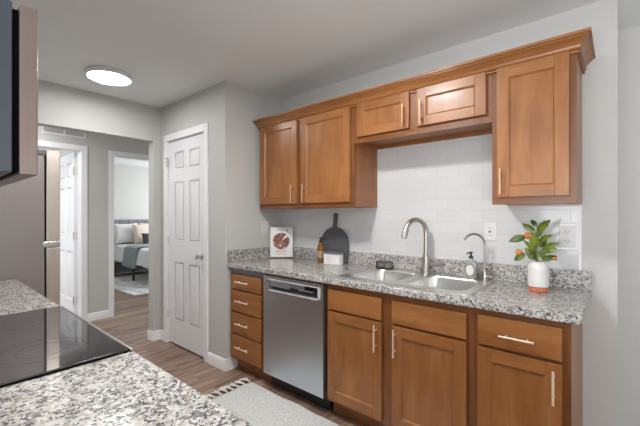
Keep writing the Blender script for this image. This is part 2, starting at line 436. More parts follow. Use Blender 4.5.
# ------------------------------------------------------------------ base cabinets
YF = 1.772     # face frame plane
YD = 1.752     # door front plane
def shaker(x0, x1, z0, z1, y0, y1, fw=.058, slab=False):
    # front at y0; returns builder with material slots [vertical, horizontal]
    b = B()
    if slab:
        b.mi = 1; b.box(x0, x1, y0, y1, z0, z1, .005); return b
    b.mi = 0
    b.box(x0, x0+fw, y0, y1, z0, z1, .003); b.box(x1-fw, x1, y0, y1, z0, z1, .003)
    b.mi = 1
    b.box(x0+fw-.0005, x1-fw+.0005, y0+.0003, y1, z0, z0+fw, .003); b.box(x0+fw-.0005, x1-fw+.0005, y0+.0003, y1, z1-fw, z1, .003)
    b.mi = 0
    a0, a1, c0, c1 = x0+fw, x1-fw, z0+fw, z1-fw
    b.box(a0-.001, a1+.001, y0+.0105, y1-.001, c0-.001, c1+.001)
    def L(d, y): return [(a0+d, y, c0+d), (a1-d, y, c0+d), (a1-d, y, c1-d), (a0+d, y, c1-d)]
    b.loft([L(-.001, y0+.001), L(.002, y0+.003), L(.009, y0+.0105)], cap1=False)
    return b
M_BRASS2 = steel('dark_tan_bar_pull', (.62, .42, .27), .35, (60, 60, 60), .04, .7)  # darker tan for the wall cabinet pulls
def pull(p0, p1, y, parent, r=.0052, stand=.028, m=None):
    # bar pull with two posts; runs p0->p1 in (x,z); y = surface plane; bar stands toward -y
    a = Vector((p0[0], y-stand, p0[1])); c = Vector((p1[0], y-stand, p1[1]))
    b = B().tube([a, c], r, 12)
    for k in (.2, .8):
        q = a.lerp(c, k); b.tube([q, (q.x, y+.002, q.z)], r*.8, 10)
    return b.done('handle', m or M_BRASS, parent)
def face_frame(x0, x1, z0, z1, rails, stiles, y0=YF, y1=YF+.02, w=.03):
    b = B(); b.mi = 0
    for xa, xb in stiles: b.box(xa, xb, y0, y1, z0, z1, .001)
    b.mi = 1
    for za, zb in rails: b.box(x0+w*.9, x1-w*.9, y0+.0006, y1-.0006, za, zb)
    return b
def carcass(b, x0, x1, y0, y1, z0, z1, top=False, lift=0):
    T = .016; b.mi = 0
    b.box(x0, x0+T, y0, y1, z0, z1); b.box(x1-T, x1, y0, y1, z0, z1)
    b.box(x0+T, x1-T, y1-.01, y1, z0, z1); b.box(x0+T, x1-T, y0, y1-.01, z0+lift, z0+lift+T)
    if top: b.box(x0+T, x1-T, y0, y1-.01, z1-T, z1)
MW2 = [M_WV, M_WH, M_WY]

# -- drawer base
x0, x1 = -2.508, -2.064
c = thing('drawer_cabinet', 'narrow stained maple base cabinet of four drawers left of the dishwasher', 'cabinet', ((x0+x1)/2, 2.06, 0))
b = B(); carcass(b, x0+.002, x1, YF+.02, YB-.02, .105, .865)
b.done('cabinet_body', MW2, c)
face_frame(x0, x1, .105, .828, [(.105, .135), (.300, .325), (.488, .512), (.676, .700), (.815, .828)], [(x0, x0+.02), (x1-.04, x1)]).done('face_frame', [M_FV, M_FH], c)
B().box(x0, x1, YF-.001, YF+.02, .830, .872, .001).done('grey_strip', M_GREYSTRIP, c)  # plain grey strip between the top drawer and the worktop
for z0, z1 in ((.700, .822), (.514, .690), (.328, .503), (.128, .317)):
    d = shaker(x0+.012, x1-.042, z0, z1, YD, YF, slab=True).done('drawer', MW2, c)
    zc = (z0+z1)/2; pull((-2.40, zc+.006), (-2.235, zc+.006), YD, d)
B().box(x0+.002, x1, 1.838, 1.85, 0, .104).done('toe_kick', M_WH, c)

# -- dishwasher
x0, x1 = -2.056, -1.462
c = thing('dishwasher', 'stainless steel dishwasher with recessed pocket handle under the granite worktop', 'dishwasher', ((x0+x1)/2, 2.06, 0))
B().box(x0+.012, x1-.012, 1.80, YB-.03, .10, .862).done('tub_body', M_RUBBER, c)
# door: front skin with pocket opening
PX0, PX1, PZ0, PZ1 = -1.990, -1.508, .762, .832
yd = 1.742
def front_plate(b, X0_, X1_, Z0_, Z1_, hx0, hx1, hz0, hz1, y0, y1):
    b.box(X0_, hx0, y0, y1, Z0_, Z1_); b.box(hx1, X1_, y0, y1, Z0_, Z1_)
    b.box(hx0, hx1, y0, y1, Z0_, hz0); b.box(hx0, hx1, y0, y1, hz1, Z1_)
b = B(); front_plate(b, x0, x1, .118, .862, PX0, PX1, PZ0, PZ1, yd, yd+.05)
d = b.done('door', M_STEEL, c)
b = B().box(PX0, PX1, yd+.03, yd+.05, PZ0, PZ1).done('handle_recess', M_BLACK, d)
b = B().box(PX0+.002, PX0+.20, yd+.006, yd+.03, PZ0+.022, PZ1-.002, .006).box(PX0+.12, PX1-.14, yd+.012, yd+.03, PZ0+.034, PZ1-.001, .008).box(PX1-.20, PX1-.05, yd+.02, yd+.03, PZ0+.024, PZ0+.034, .003)
b.done('latch_cover', M_STEEL, d)
b = B()
for a, e, z0, z1 in ((PX0-.008, PX1+.022, PZ0-.012, PZ0), (PX1, PX1+.022, PZ0-.012, PZ1), (PX0-.004, PX1+.022, PZ1, PZ1+.006)):
    b.box(a, e, yd-.004, yd+.004, z0, z1, .002)
b.done('handle_trim', mat('bright_satin_trim', (.70, .72, .74), .45, .35), d)
M_DOT = mat('red_brown_dot', (.15, .02, .02), .4)
for z in (PZ1-.012, PZ0): B().lathe([(.005, 0), (.005, .003), (0, .0035)], 12, (PX0-.016, yd, z), kM).done('indicator_light', M_DOT, d)
B().box(x0+.004, x1-.002, 1.815, 1.83, .012, .116, .002).done('kick_plate', M_BLACK, c)
B().box(x1+.0005, x1+.010, YD+.03, YF+.03, .10, .862).done('side_gasket', M_RUBBER, c)

# -- sink base
x0, x1 = -1.450, -.532
c = thing('sink_cabinet', 'wide stained maple sink base cabinet with two doors beneath the double sink', 'cabinet', ((x0+x1)/2, 2.06, 0))
b = B(); carcass(b, x0+.001, x1-.001, YF+.02, YB-.02, .105, .70); b.done('cabinet_body', MW2, c)
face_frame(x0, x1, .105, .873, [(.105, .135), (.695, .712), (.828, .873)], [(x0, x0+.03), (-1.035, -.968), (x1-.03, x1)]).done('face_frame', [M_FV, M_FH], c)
for a, e in ((-1.434, -1.034), (-.968, -.561)):
    shaker(a, e, .709, .836, YD, YF, slab=True).done('drawer_front', MW2, c)
d = shaker(-1.434, -1.034, .128, .695, YD, YF).done('door', MW2, c); pull((-1.068, .528), (-1.068, .682), YD, d)
d = shaker(-.968, -.561, .128, .695, YD, YF).done('door', MW2, c); pull((-.944, .528), (-.944, .682), YD, d)
B().box(x0, x1, 1.838, 1.85, 0, .104).done('toe_kick', M_WH, c)

# -- right base
x0, x1 = -.531, -.146
c = thing('base_cabinet', 'stained maple base cabinet with one drawer over one door at the right worktop end', 'cabinet', ((x0+x1)/2, 2.06, 0))
b = B(); carcass(b, x0+.001, x1, YF+.02, YB-.003, .105, .873); b.box(x1-.016, x1, 1.85, YB-.003, 0, .105); b.done('cabinet_body', MW2, c)
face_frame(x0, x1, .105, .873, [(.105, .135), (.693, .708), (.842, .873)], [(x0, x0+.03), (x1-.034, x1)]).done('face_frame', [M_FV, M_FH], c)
d = shaker(-.510, -.176, .706, .846, YD, YF, slab=True).done('drawer', MW2, c); pull((-.412, .769), (-.273, .769), YD, d)
d = shaker(-.510, -.176, .128, .692, YD, YF).done('door', MW2, c); pull((-.204, .527), (-.204, .668), YD, d)
B().box(x0, x1, 1.838, 1.85, 0, .104).done('toe_kick', M_WH, c)

# ------------------------------------------------------------------ worktop, upstands
SX0, SX1, SY0, SY1 = -1.400, -.562, 1.800, 2.338
out = [(XL+.001, 1.734), (-.118, 1.734), (-.108, 1.744), (-.106, YB-.009), (XL+.001, YB-.009)]
b = B().plate(out, [rrect(SX0+.018, SX1-.018, SY0+.018, SY1-.018, .03)], .874, .914)
ct = b.done('countertop', M_GR, origin=(-1.3, 2.05, .874))
e = ct.modifiers.new('eased_edge', 'BEVEL'); e.width = .006; e.segments = 3; e.limit_method = 'ANGLE'; e.angle_limit = math.radians(60)
tag(ct, 'long speckled granite worktop holding the double sink beneath the maple wall cabinets', 'worktop')
B().box(XL+.021, -.106, YB-.028, YB-.0085, .9142, 1.016, .002).done('back_upstand', M_GR, ct)
B().box(XL+.001, XL+.0205, 1.737, YB-.009, .9142, 1.016, .002).done('side_upstand', M_GR, ct)

# ------------------------------------------------------------------ double sink
sk = thing('double_sink', 'stainless steel double bowl sink set into the granite worktop', 'sink', (-.98, 2.07, .914))
basins = [(-1.350, -1.008, 1.858, 2.236), (-.962, -.608, 1.858, 2.236)]
b = B().plate(rrect(SX0, SX1, SY0, SY1, .035), [rrect(*q, .07, 8) for q in basins], .9143, .9195)
b.done('rim', M_SINK, sk)
for q in basins:
    def lp(d, z, r=.07): return [(x, y, z) for x, y in rrect(q[0]+d, q[1]-d, q[2]+d, q[3]-d, r, 8)]
    b = B().loft([lp(0, .9193), lp(.003, .914), lp(.006, .905), lp(.012, .80, .068), lp(.018, .762, .062), lp(.034, .748, .046), lp(.05, .745, .03)], cap1=True)
    o = b.done('bowl', M_SINK, sk)
    cx, cy = (q[0]+q[1])/2, (q[2]+q[3])/2+.03
    B().lathe([(.045, .7455), (.045, .749), (.036, .7495), (.032, .7465), (.012, .7465), (.01, .752), (0, .752)], 28, (cx, cy, 0)).done('drain', M_CHROME, o)

# ------------------------------------------------------------------ main faucet
fc = thing('kitchen_faucet', 'tall brushed nickel gooseneck kitchen faucet behind the double sink', 'faucet', (-1.0, 2.29, .92))
B().lathe([(.028, .92), (.028, .926), (.0235, .932), (.0225, 1.03), (.0195, 1.04), (.0165, 1.05)], 28, (-1.0, 2.29, 0)).done('body', M_NICKEL, fc)
sw = Vector((-.40, -.92, 0)).normalized(); R = .088; zc = 1.198
pts = [(-1.0, 2.29, 1.03), (-1.0, 2.29, zc)]
for k in range(1, 20):
    a = PI*k/20*.96
    p = Vector((-1.0, 2.29, zc))+sw*(R-R*math.cos(a))+Vector((0, 0, R*math.sin(a))); pts.append(tuple(p))
B().tube(pts, .0158, 18).done('spout', M_NICKEL, fc)
p1 = Vector(pts[-1]); dd = (p1-Vector(pts[-2])).normalized()
B().tube([p1-dd*.004, p1+dd*.01, p1+dd*.05, p1+dd*.062], [.0165, .018, .0205, .019], 18).done('spray_head', M_NICKEL, fc)
b = B().tube([(-1.0+.018, 2.29, .985), (-.945, 2.285, .985)], .0165, 16).tube([(-.947, 2.285, .985), (-.87, 2.27, .992)], [.0165, .009], 12)
b.done('lever', M_NICKEL, fc)
# filter faucet
ff = thing('filter_faucet', 'slim brushed nickel drinking water tap right of the glass soap bottle', 'faucet', (-.625, 2.30, .92))
b = B().lathe([(.024, .92), (.024, .925), (.017, .93), (.015, .965), (.011, .975), (.007, .98)], 24, (-.625, 2.30, 0)); b.done('body', M_NICKEL, ff)
sw2 = Vector((-.62, -.78, 0)).normalized(); R = .074; zc = 1.128
pts = [(-.625, 2.30, .97), (-.625, 2.30, zc)]
for k in range(1, 17):
    a = PI*k/16*.78
    pts.append(tuple(Vector((-.625, 2.30, zc))+sw2*(R-R*math.cos(a))+Vector((0, 0, R*math.sin(a)))))
pe = Vector(pts[-1]); de = (pe-Vector(pts[-2])).normalized(); pts.append(tuple(pe+de*.012))
B().tube(pts, .0074, 12).done('spout', M_NICKEL, ff)
B().tube([(-.612, 2.295, .955), (-.575, 2.27, .972), (-.56, 2.262, .975)], [.008, .007, .009], 12).tube([(-.612, 2.30, .945), (-.585, 2.30, .94)], .010, 12).done('lever', M_NICKEL, ff)
# small cap beside faucet
o = B().lathe([(.019, .9196), (.019, .925), (.014, .931), (.0, .933)], 20, (-.885, 2.295, 0)).done('sink_hole_cap', M_NICKEL)
tag(o, 'small round metal cap on the sink ledge between the tall faucet and soap bottle', 'cap')

# soap bottle
sb = thing('soap_bottle', 'clear glass soap bottle with black pump and oval label behind the right sink bowl', 'soap bottle', (-.705, 2.292, .92))
M_CLEAR = mat('clear_glass', (.93, .95, .95), .04, trans=.85); M_CREAM = mat('cream_label', (.72, .68, .62), .6)
BW = .036
b = B().loft([[(x-.705, y+2.292, z) for x, y in rrect(-w, w, -w*.62, w*.62, w*.35, 5)] for w, z in
  ((BW*.9, .9198), (BW, .925), (BW, 1.015), (BW*.9, 1.028), (BW*.5, 1.036), (.011, 1.04), (.011, 1.05))], cap0=True)
b.done('bottle_body', M_CLEAR, sb)
b = B().loft([[(x-.705, y+2.292, z) for x, y in rrect(-w, w, -w*.60, w*.60, w*.3, 5)] for w, z in ((BW*.86, .9235), (BW*.9, .928), (BW*.9, .99))], cap0=True)
b.done('liquid_soap', mat('pale_soap', (.75, .74, .70), .2, trans=.3), sb)
fy = 2.292-BW*.62
ov = [(-.705+.024*math.cos(a), .972+.034*math.sin(a)) for a in [2*PI*k/28 for k in range(28)]]
B().prism(ov, (fy-.0012, fy-.0002)).done('oval_label', M_CREAM, sb)
rg = [(-.705+.026*math.cos(a), fy-.001, .972+.037*math.sin(a)) for a in [2*PI*k/28 for k in range(29)]]
B().tube(rg, .0012, 6).done('label_ring', mat('dark_print', (.10, .09, .09), .6), sb)
b = B().lathe([(.0135, 1.045), (.0135, 1.058), (.006, 1.06), (.005, 1.075), (.011, 1.077), (.012, 1.085), (.0, 1.087)], 18, (-.705, 2.292, 0)).tube([(-.705, 2.292, 1.081), (-.715, 2.262, 1.079), (-.716, 2.256, 1.074)], .0045, 10)
b.done('pump', M_BLACK, sb)

# sponge dish on the ledge
sd = thing('sponge_holder', 'dark wire sponge holder with a grey scrubber on the back sink rim', 'sponge holder', (-1.325, 2.285, .92))
b = B()
ring = rrect(-1.385, -1.265, 2.255, 2.325, .025, 6)
for z in (.9235, .968): b.tube([(x, y, z) for x, y in ring+ring[:1]], .0028, 8)
for k in range(0, len(ring), 2): b.tube([(*ring[k], .9225), (*ring[k], .968)], .0018, 6)
for k in range(5): b.tube([(-1.375+.025*k, 2.257, .9235), (-1.375+.025*k, 2.323, .9235)], .0018, 6)
b.done('wire_rack', M_BLACK, sd)
B().box(-1.378, -1.318, 2.262, 2.318, .926, .962, .012, 3).done('sponge', mat('dark_sponge', (.20, .16, .13), .9), sd)
B().lathe([(.0, .926), (.022, .927), (.028, .945), (.022, .965), (.0, .968)], 20, (-1.293, 2.29, 0)).done('scrubber', mat('taupe_scrubber', (.42, .37, .33), .5, .4), sd)

# ------------------------------------------------------------------ wall cabinets
ZU0, ZU1 = 1.374, 2.118; UF = 2.056; UD = 2.036
def upper(x0, x1, z0, label, doors, stiles, rails, shadow=True):
    c = thing('wall_cabinet', label, 'cabinet', ((x0+x1)/2, 2.22, z0), (0, 0, 0), None)
    b = B(); carcass(b, x0, x1, UF+.02, YB-.009, z0+.004, ZU1, True, .022); b.done('cabinet_body', MW2, c)
    face_frame(x0, x1, z0, ZU1, rails, stiles, UF, UF+.02).done('face_frame', [M_FV, M_FH], c)
    for a, e, zb, zt, hx, h0, h1 in doors:
        d = shaker(a, e, zb, zt, UD, UF).done('door', MW2, c)
        pull((hx, h0), (hx, h1), UD, d, m=M_BRASS2)
    return c
upper(-2.478, -1.434, ZU0, 'large stained maple wall cabinet with two tall doors beside the pantry wall',
      [(-2.452, -1.993, 1.412, 2.100, -2.035, 1.42, 1.565), (-1.946, -1.462, 1.412, 2.100, -1.905, 1.42, 1.565)],
      [(-2.478, -2.43), (-2.0, -1.936), (-1.475, -1.434)], [(ZU0, 1.425), (2.09, ZU1)])
upper(-1.433, -.522, 1.826, 'short stained maple wall cabinet with two small doors above the sink',
      [(-1.398, -1.004, 1.868, 2.102, -1.036, 1.876, 2.02), (-.950, -.548, 1.868, 2.102, -.918, 1.876, 2.02)],
      [(-1.433, -1.385), (-1.015, -.938), (-.56, -.522)], [(1.826, 1.88), (2.09, ZU1)])
upper(-.521, -.148, ZU0, 'stained maple wall cabinet with one tall door at the right end above the plant',
      [(-.494, -.176, 1.412, 2.102, -.472, 1.428, 1.562)],
      [(-.521, -.485), (-.185, -.148)], [(ZU0, 1.425), (2.09, ZU1)])
# crown moulding: profile swept along the front and both returns
prof = [(-.0005, 2.088), (.013, 2.088), (.013, 2.096), (.006, 2.098), (.006, 2.102), (.016, 2.103), (.020, 2.108), (.014, 2.112), (.017, 2.122), (.025, 2.134), (.037, 2.145), (.047, 2.151), (.047, 2.156), (.057, 2.158), (.057, 2.172), (-.0005, 2.172)]
path = [((-2.468, YB-.010), (-.8, 0)), ((-2.468, UF), (-.8, -1)), ((-.148, UF), (1, -1)), ((-.148, YB-.001), (1, 0))]
b = B(); t = bmesh.new(); R = []
for (px, py), (nx, ny) in path: R.append([t.verts.new((px+nx*o_, py+ny*o_, z)) for o_, z in prof])
for a, c_ in zip(R, R[1:]):
    n = len(a)
    for i in range(n): t.faces.new([a[i], a[(i+1) % n], c_[(i+1) % n], c_[i]])
t.faces.new(R[0][::-1]); t.faces.new(R[-1]); bmesh.ops.recalc_face_normals(t, faces=t.faces); b.merge(t)
cm = b.done('crown_moulding', M_WH, smooth=False)
tag(cm, 'stained maple crown moulding running along the top of the wall cabinets', 'crown moulding')

# ------------------------------------------------------------------ outlets and switch
def plate_on_back(x0, x1, z0, z1, name, label, group, kind):
    y = YB-.008; c = thing(name, label, kind, ((x0+x1)/2, y, z0), (0, 0, 0), group)
    B().box(x0, x1, y-.006, y, z0, z1, .003).done('cover_plate', M_PLATE, c)
    cx = (x0+x1)/2; cz = (z0+z1)/2
    for s in (-1, 1):
        o = B().box(cx-.016, cx+.016, y-.0085, y-.005, cz+s*.026-.015, cz+s*.026+.015, .002).done('socket', M_PLATE, c)
        q = B().box(cx-.009, cx-.006, y-.0092, y-.008, cz+s*.026-.004, cz+s*.026+.008).box(cx+.006, cx+.009, y-.0092, y-.008, cz+s*.026-.004, cz+s*.026+.008)
        q.lathe([(.003, 0), (.003, .0007), (0, .0008)], 10, (cx, y-.0084, cz+s*.026-.009), kM)
        q.done('slots', M_DARK, o)
    return c
plate_on_back(-.250, -.173, 1.138, 1.256, 'wall_outlet', 'white double socket on the tiles right of the potted plant', 'wall plates', 'outlet')
c = thing('wall_outlet', 'white wall plate on the tiles behind the slim water tap', 'outlet', (-.61, YB-.008, 1.155), (0, 0, 0), 'wall plates')
y = YB-.008
B().box(-.648, -.574, y-.006, y, 1.155, 1.272, .003).done('cover_plate', M_PLATE, c)
o = B().box(-.630, -.596, y-.009, y-.005, 1.178, 1.248, .002).done('socket', M_PLATE, c)
B().box(-.620, -.606, y-.0105, y-.008, 1.206, 1.220, .001).box(-.620, -.617, y-.0098, y-.008, 1.232, 1.240).box(-.609, -.606, y-.0098, y-.008, 1.232, 1.240).box(-.620, -.617, y-.0098, y-.008, 1.186, 1.194).box(-.609, -.606, y-.0098, y-.008, 1.186, 1.194).done('slots', M_DARK, o)
c = thing('light_switch', 'white light switch plate on the left wall behind the worktop', 'switch', (XL, 2.148, 1.14), (0, 0, 0), 'wall plates')
B().box(XL, XL+.006, 2.108, 2.188, 1.14, 1.258, .003).done('cover_plate', M_PLATE, c)
B().box(XL+.005, XL+.010, 2.130, 2.166, 1.165, 1.233, .002).done('rocker', M_PLATE, c)

# ------------------------------------------------------------------ things on the worktop
# cookbook leaning in the corner
st = thing('book_stand', 'thin dark wooden book ledge under the cookbook in the corner', 'stand', (-2.400, 2.252, .915), (0, 0, math.radians(45)))
B().box(-.108, .108, -.030, .014, 0, .007, .002).done('ledge', mat('dark_bronze_wood', (.16, .09, .04), .4), st, local=True)
bk = thing('cookbook', 'white cookbook with a round cookie picture leaning in the worktop corner', 'book', (-2.400, 2.252, .9225), (math.radians(-9), 0, math.radians(45)))
M_PAPER = mat('white_cover', (.76, .74, .73), .3)
B().box(-.106, .106, -.010, 0, 0, .282, .002).done('cover', M_PAPER, bk, local=True)
B().box(-.102, .104, .0005, .012, .003, .279).done('pages', mat('page_edges', (.55, .53, .50), .8), bk, local=True)
def cookie():
    m = mat('cookie_picture', (.25, .1, .06), .4); N, L, b_ = nodes(m)
    mp = mapping(N, L); v = N.new('ShaderNodeTexVoronoi'); v.inputs['Scale'].default_value = 60; L.new(mp.outputs[0], v.inputs[0])
    s = N.new('ShaderNodeSeparateColor'); L.new(v.outputs['Color'], s.inputs[0])
    r = ramp(N, [(0, (.13, .035, .025)), (.4, (.24, .085, .05)), (.75, (.36, .15, .09)), (.93, (.55, .36, .26))], 'CONSTANT'); L.new(s.outputs[0], r.inputs[0])
    L.new(r.outputs[0], b_.inputs['Base Color']); return m
disc = []
for k in range(41):
    a = math.radians(52)+2*PI*k/40*.955
    disc.append((-.004+.078*math.cos(a), .150+.078*math.sin(a)))
disc.append((-.004, .148))
B().prism(disc, (-.0112, -.0102)).done('cookie_picture', cookie(), bk, local=True)
b = B()
for k, (x, w) in enumerate(((-.052, .006), (-.034, .012), (-.014, .006), (.000, .012), (.020, .006))):
    b.box(x, x+w*.35, -.0112, -.0102, .240, .262).box(x, x+w, -.0112, -.0102, .257, .262)
b.done('title_print', mat('pink_title_ink', (.50, .20, .25), .5), bk, local=True)
b = B().box(.040, .062, -.0112, -.0102, .255, .262).box(.048, .054, -.0112, -.0102, .238, .262)
b.done('title_print', mat('blue_title_ink', (.12, .12, .30), .5), bk, local=True)
b = B()
for z, w in ((.062, .05), (.052, .06), (.030, .055)): b.box(-w, w*.8, -.0110, -.0102, z, z+.004)
b.done('subtitle_print', mat('rose_subtitle_ink', (.50, .25, .25), .5), bk, local=True)

# slate paddle board
pb = thing('paddle_board', 'dark slate round-topped paddle board leaning against the white tiles', 'cutting board', (-1.835, 2.318, .915), (math.radians(-6), 0, 0))
M_SLATE = paint('dark_slate', (.085, .09, .10), .5, 60, .2)
R = .146; o_ = [(-R, 0), (R, 0), (R, .155)]
for k in range(1, 15):
    a = PI/2*k/15*.90; o_.append((R*math.cos(a), .155+R*math.sin(a)))
o_ += [(.020, .300), (.016, .33), (.017, .385), (.019, .400)]
for k in range(1, 10): a = PI*k/10; o_.append((.020*math.cos(a), .405+.018*math.sin(a)))
o_ += [(-.019, .400), (-.017, .385), (-.016, .33), (-.020, .300)]
for k in range(14, 0, -1):
    a = PI/2*k/15*.90; o_.append((-R*math.cos(a), .155+R*math.sin(a)))
o_.append((-R, .155))
hole = [(.006*math.cos(2*PI*k/12), .403+.006*math.sin(2*PI*k/12)) for k in range(12)]
b = B().plate(o_, [hole], 0, .012)
bmesh.ops.rotate(b.bm, cent=(0, 0, 0), matrix=Matrix.Rotation(PI/2, 3, 'X'), verts=b.bm.verts)
o = b.done('board', M_SLATE, pb, local=True)
# amber bottle
ab = thing('amber_bottle', 'small amber glass bottle with black pump left of the white tin', 'bottle', (-1.925, 2.262, .9145))
M_AMBER = mat('amber_glass', (.42, .15, .02), .08, trans=.55)
B().lathe([(.026, .9148), (.029, .918), (.029, 1.045), (.025, 1.062), (.013, 1.072), (.012, 1.083)], 28, (-1.925, 2.262, 0)).done('bottle_body', M_AMBER, ab)
B().lathe([(.0295, .955), (.0298, .956), (.0298, 1.012), (.0295, 1.013)], 28, (-1.925, 2.262, 0)).done('label', mat('bottle_label', (.35, .25, .14), .6), ab)
b = B().lathe([(.015, 1.082), (.015, 1.100), (.006, 1.102), (.006, 1.115), (.013, 1.117), (.013, 1.126), (0, 1.128)], 20, (-1.925, 2.262, 0)).tube([(-1.925, 2.262, 1.121), (-1.885, 2.262, 1.118), (-1.872, 2.258, 1.108)], .006, 10)
b.done('pump', M_BLACK, ab)
# white tin box
tb = thing('storage_tin', 'white tin box with a grey lid in front of the dark paddle board', 'tin', (-1.785, 2.262, .9145))
b = B().loft([[(x, y, z) for x, y in rrect(-1.872, -1.705, 2.225, 2.300, .018, 5)] for z in (.9148, .998)], cap0=True)
b.done('tin_body', mat('white_enamel', (.80, .79, .78), .3), tb)
b = B().loft([[(x, y, z) for x, y in rrect(-1.875-d, -1.702+d, 2.222-d, 2.303+d, .019, 5)] for d, z in ((0, .998), (.001, 1.001), (.001, 1.010), (-.003, 1.014))], cap0=True)
b.done('lid', mat('grey_lid', (.22, .24, .25), .35, .5), tb)
b = B()
for z, a, e in ((.968, -1.835, -1.775), (.955, -1.84, -1.77), (.942, -1.83, -1.78)): b.box(a, e, 2.2242, 2.2252, z, z+.0022)
b.done('printed_lines', mat('faint_pink_print', (.62, .45, .45), .6), tb)

# plant
pl = thing('potted_plant', 'small citrus plant with orange fruits in a white pot beside the socket', 'plant', (-.322, 2.165, .9145))
px, py = -.322, 2.165
b = B().lathe([(.044, .9385), (.0488, .942), (.0488, 1.035), (.046, 1.048), (.039, 1.056), (.034, 1.066), (.036, 1.072), (.034, 1.073), (.031, 1.066), (.031, 1.05), (0, 1.05)], 40, (px, py, 0))
b.done('pot', mat('white_stoneware', (.70, .69, .67), .45), pl)
B().lathe([(.044, .9148), (.0478, .917), (.0482, .9383), (.0, .9384)], 40, (px, py, 0)).done('pot_base', mat('terracotta', (.55, .17, .09), .7), pl)
B().lathe([(.0305, 1.05), (.0305, 1.056), (0, 1.058)], 24, (px, py, 0)).done('soil', mat('potting_soil', (.04, .025, .015), .9), pl)
def P(cx, cy, dy=0):
    x = -.582+cx*.000845; z = 1.424-cy*.000995
    return Vector((x*(1+dy/2.165), py+dy, z+(z-1.3177)*dy/2.3))
M_LEAF = mat('glossy_leaf', (.10, .20, .025), .32); N, L, b_ = nodes(M_LEAF)
mp = mapping(N, L); n = N.new('ShaderNodeTexNoise'); n.inputs['Scale'].default_value = 14; L.new(mp.outputs[0], n.inputs[0])
r = ramp(N, [(.35, (.022, .060, .006)), (.65, (.16, .23, .02))]); L.new(n.outputs[0], r.inputs[0]); L.new(r.outputs[0], b_.inputs['Base Color'])
b_.inputs['Subsurface Weight'].default_value = .08
def leaf(b, p0, p1, w, tilt=0.0, cup=.25, droop=.10):
    ax = p1-p0; Ln = ax.length; ax.normalize()
    view = Vector((-.15, -.99, 0.1)).normalized()      # leaves roughly face the room
    sd = ax.cross(view).normalized(); sd = Matrix.Rotation(tilt, 3, ax) @ sd; nrm = sd.cross(ax).normalized()
    t = bmesh.new(); n = 12; m = 6; G = []
    for i in range(n+1):
        u = i/n; ww = w*math.sin(PI*min(1, u**.85))**.75*(1-.15*u)
        if i == 0: ww = .0012
        if i == n: ww = .0006
        row = []
        for j in range(m+1):
            s = 2*j/m-1
            row.append(t.verts.new(p0+ax*Ln*u+sd*ww*s*.5+nrm*(cup*ww*abs(s)*.6-droop*Ln*(u-.5)**2*2+droop*Ln*.5)))
        G.append(row)
    for i in range(n):
        for j in range(m): t.faces.new([G[i][j], G[i][j+1], G[i+1][j+1], G[i+1][j]])
    r_ = bmesh.ops.extrude_face_region(t, geom=list(t.faces))
    vs = [g for g in r_['geom'] if isinstance(g, bmesh.types.BMVert)]
    bmesh.ops.translate(t, vec=-nrm*.0007, verts=vs)
    bmesh.ops.recalc_face_normals(t, faces=t.faces); b.merge(t)
LV = [((303, 192), (368, 135), .034, -.03, .3), ((292, 190), (222, 155), .028, .0, -.3), ((300, 168), (270, 134), .022, .02, .2),
      ((318, 228), (384, 210), .020, -.03, .6), ((345, 275), (413, 254), .026, .0, .3), ((328, 302), (404, 284), .030, -.03, -.2),
      ((322, 340), (404, 322), .030, .01, .3), ((242, 226), (146, 254), .036, -.02, .2), ((300, 285), (272, 200), .038, -.04, .1),
      ((285, 300), (228, 246), .020, .0, .6), ((236, 316), (176, 358), .032, -.02, -.2), ((296, 345), (238, 288), .036, -.03, .2),
      ((316, 280), (352, 236), .030, .04, .1), ((300, 225), (330, 175), .024, .03, .3), ((306, 320), (262, 282), .030, .03, .2), ((308, 262), (292, 212), .030, .0, -.3), ((316, 330), (350, 286), .026, .03, .2),
      ((290, 245), (262, 205), .022, .02, .4), ((322, 300), (378, 262), .020, .03, .5), ((284, 330), (250, 322), .022, .02, .3), ((312, 245), (348, 225), .020, -.02, .7), ((290, 310), (262, 345), .018, -.03, .2)]
b = B()
for p0, p1, w, dy, tl in LV: leaf(b, P(*p0, dy*.5), P(*p1, dy)+(P(*p1, dy)-P(*p0, dy*.5))*.06, w*1.25, tl)
b.done('leaves', M_LEAF, pl)
b = B(); base = Vector((px, py, 1.05))
for pts in (((303, 300), (305, 190)), ((296, 300), (292, 188)), ((310, 320), (345, 275)), ((290, 320), (238, 318)), ((312, 330), (390, 332)), ((300, 290), (252, 222)), ((310, 310), (322, 228)), ((298, 310), (300, 168))):
    q = [base+Vector((random.uniform(-.008, .008), random.uniform(-.008, .008), 0))]+[P(*p) for p in pts]
    b.tube(q, [.0022, .0018, .0012], 8)
b.done('stems', mat('green_stem', (.16, .22, .06), .6), pl)
M_FRUIT = mat('orange_fruit', (.58, .17, .02), .4); M_FR2 = mat('yellow_orange_fruit', (.62, .26, .02), .4)
for (cx, cy, dy, r_, mm, el) in ((252, 218, -.03, .0185, M_FRUIT, 1.0), (200, 311, -.02, .0175, M_FR2, .85), (395, 334, -.02, .011, M_FRUIT, .8)):
    c0 = P(cx, cy, dy)
    B().lathe([(0, -r_*el)]+[(r_*math.cos(a), r_*el*math.sin(a)) for a in [-PI/2+PI*k/12 for k in range(1, 12)]]+[(0, r_*el*.96)], 24, tuple(c0)).done('fruit', mm, pl)

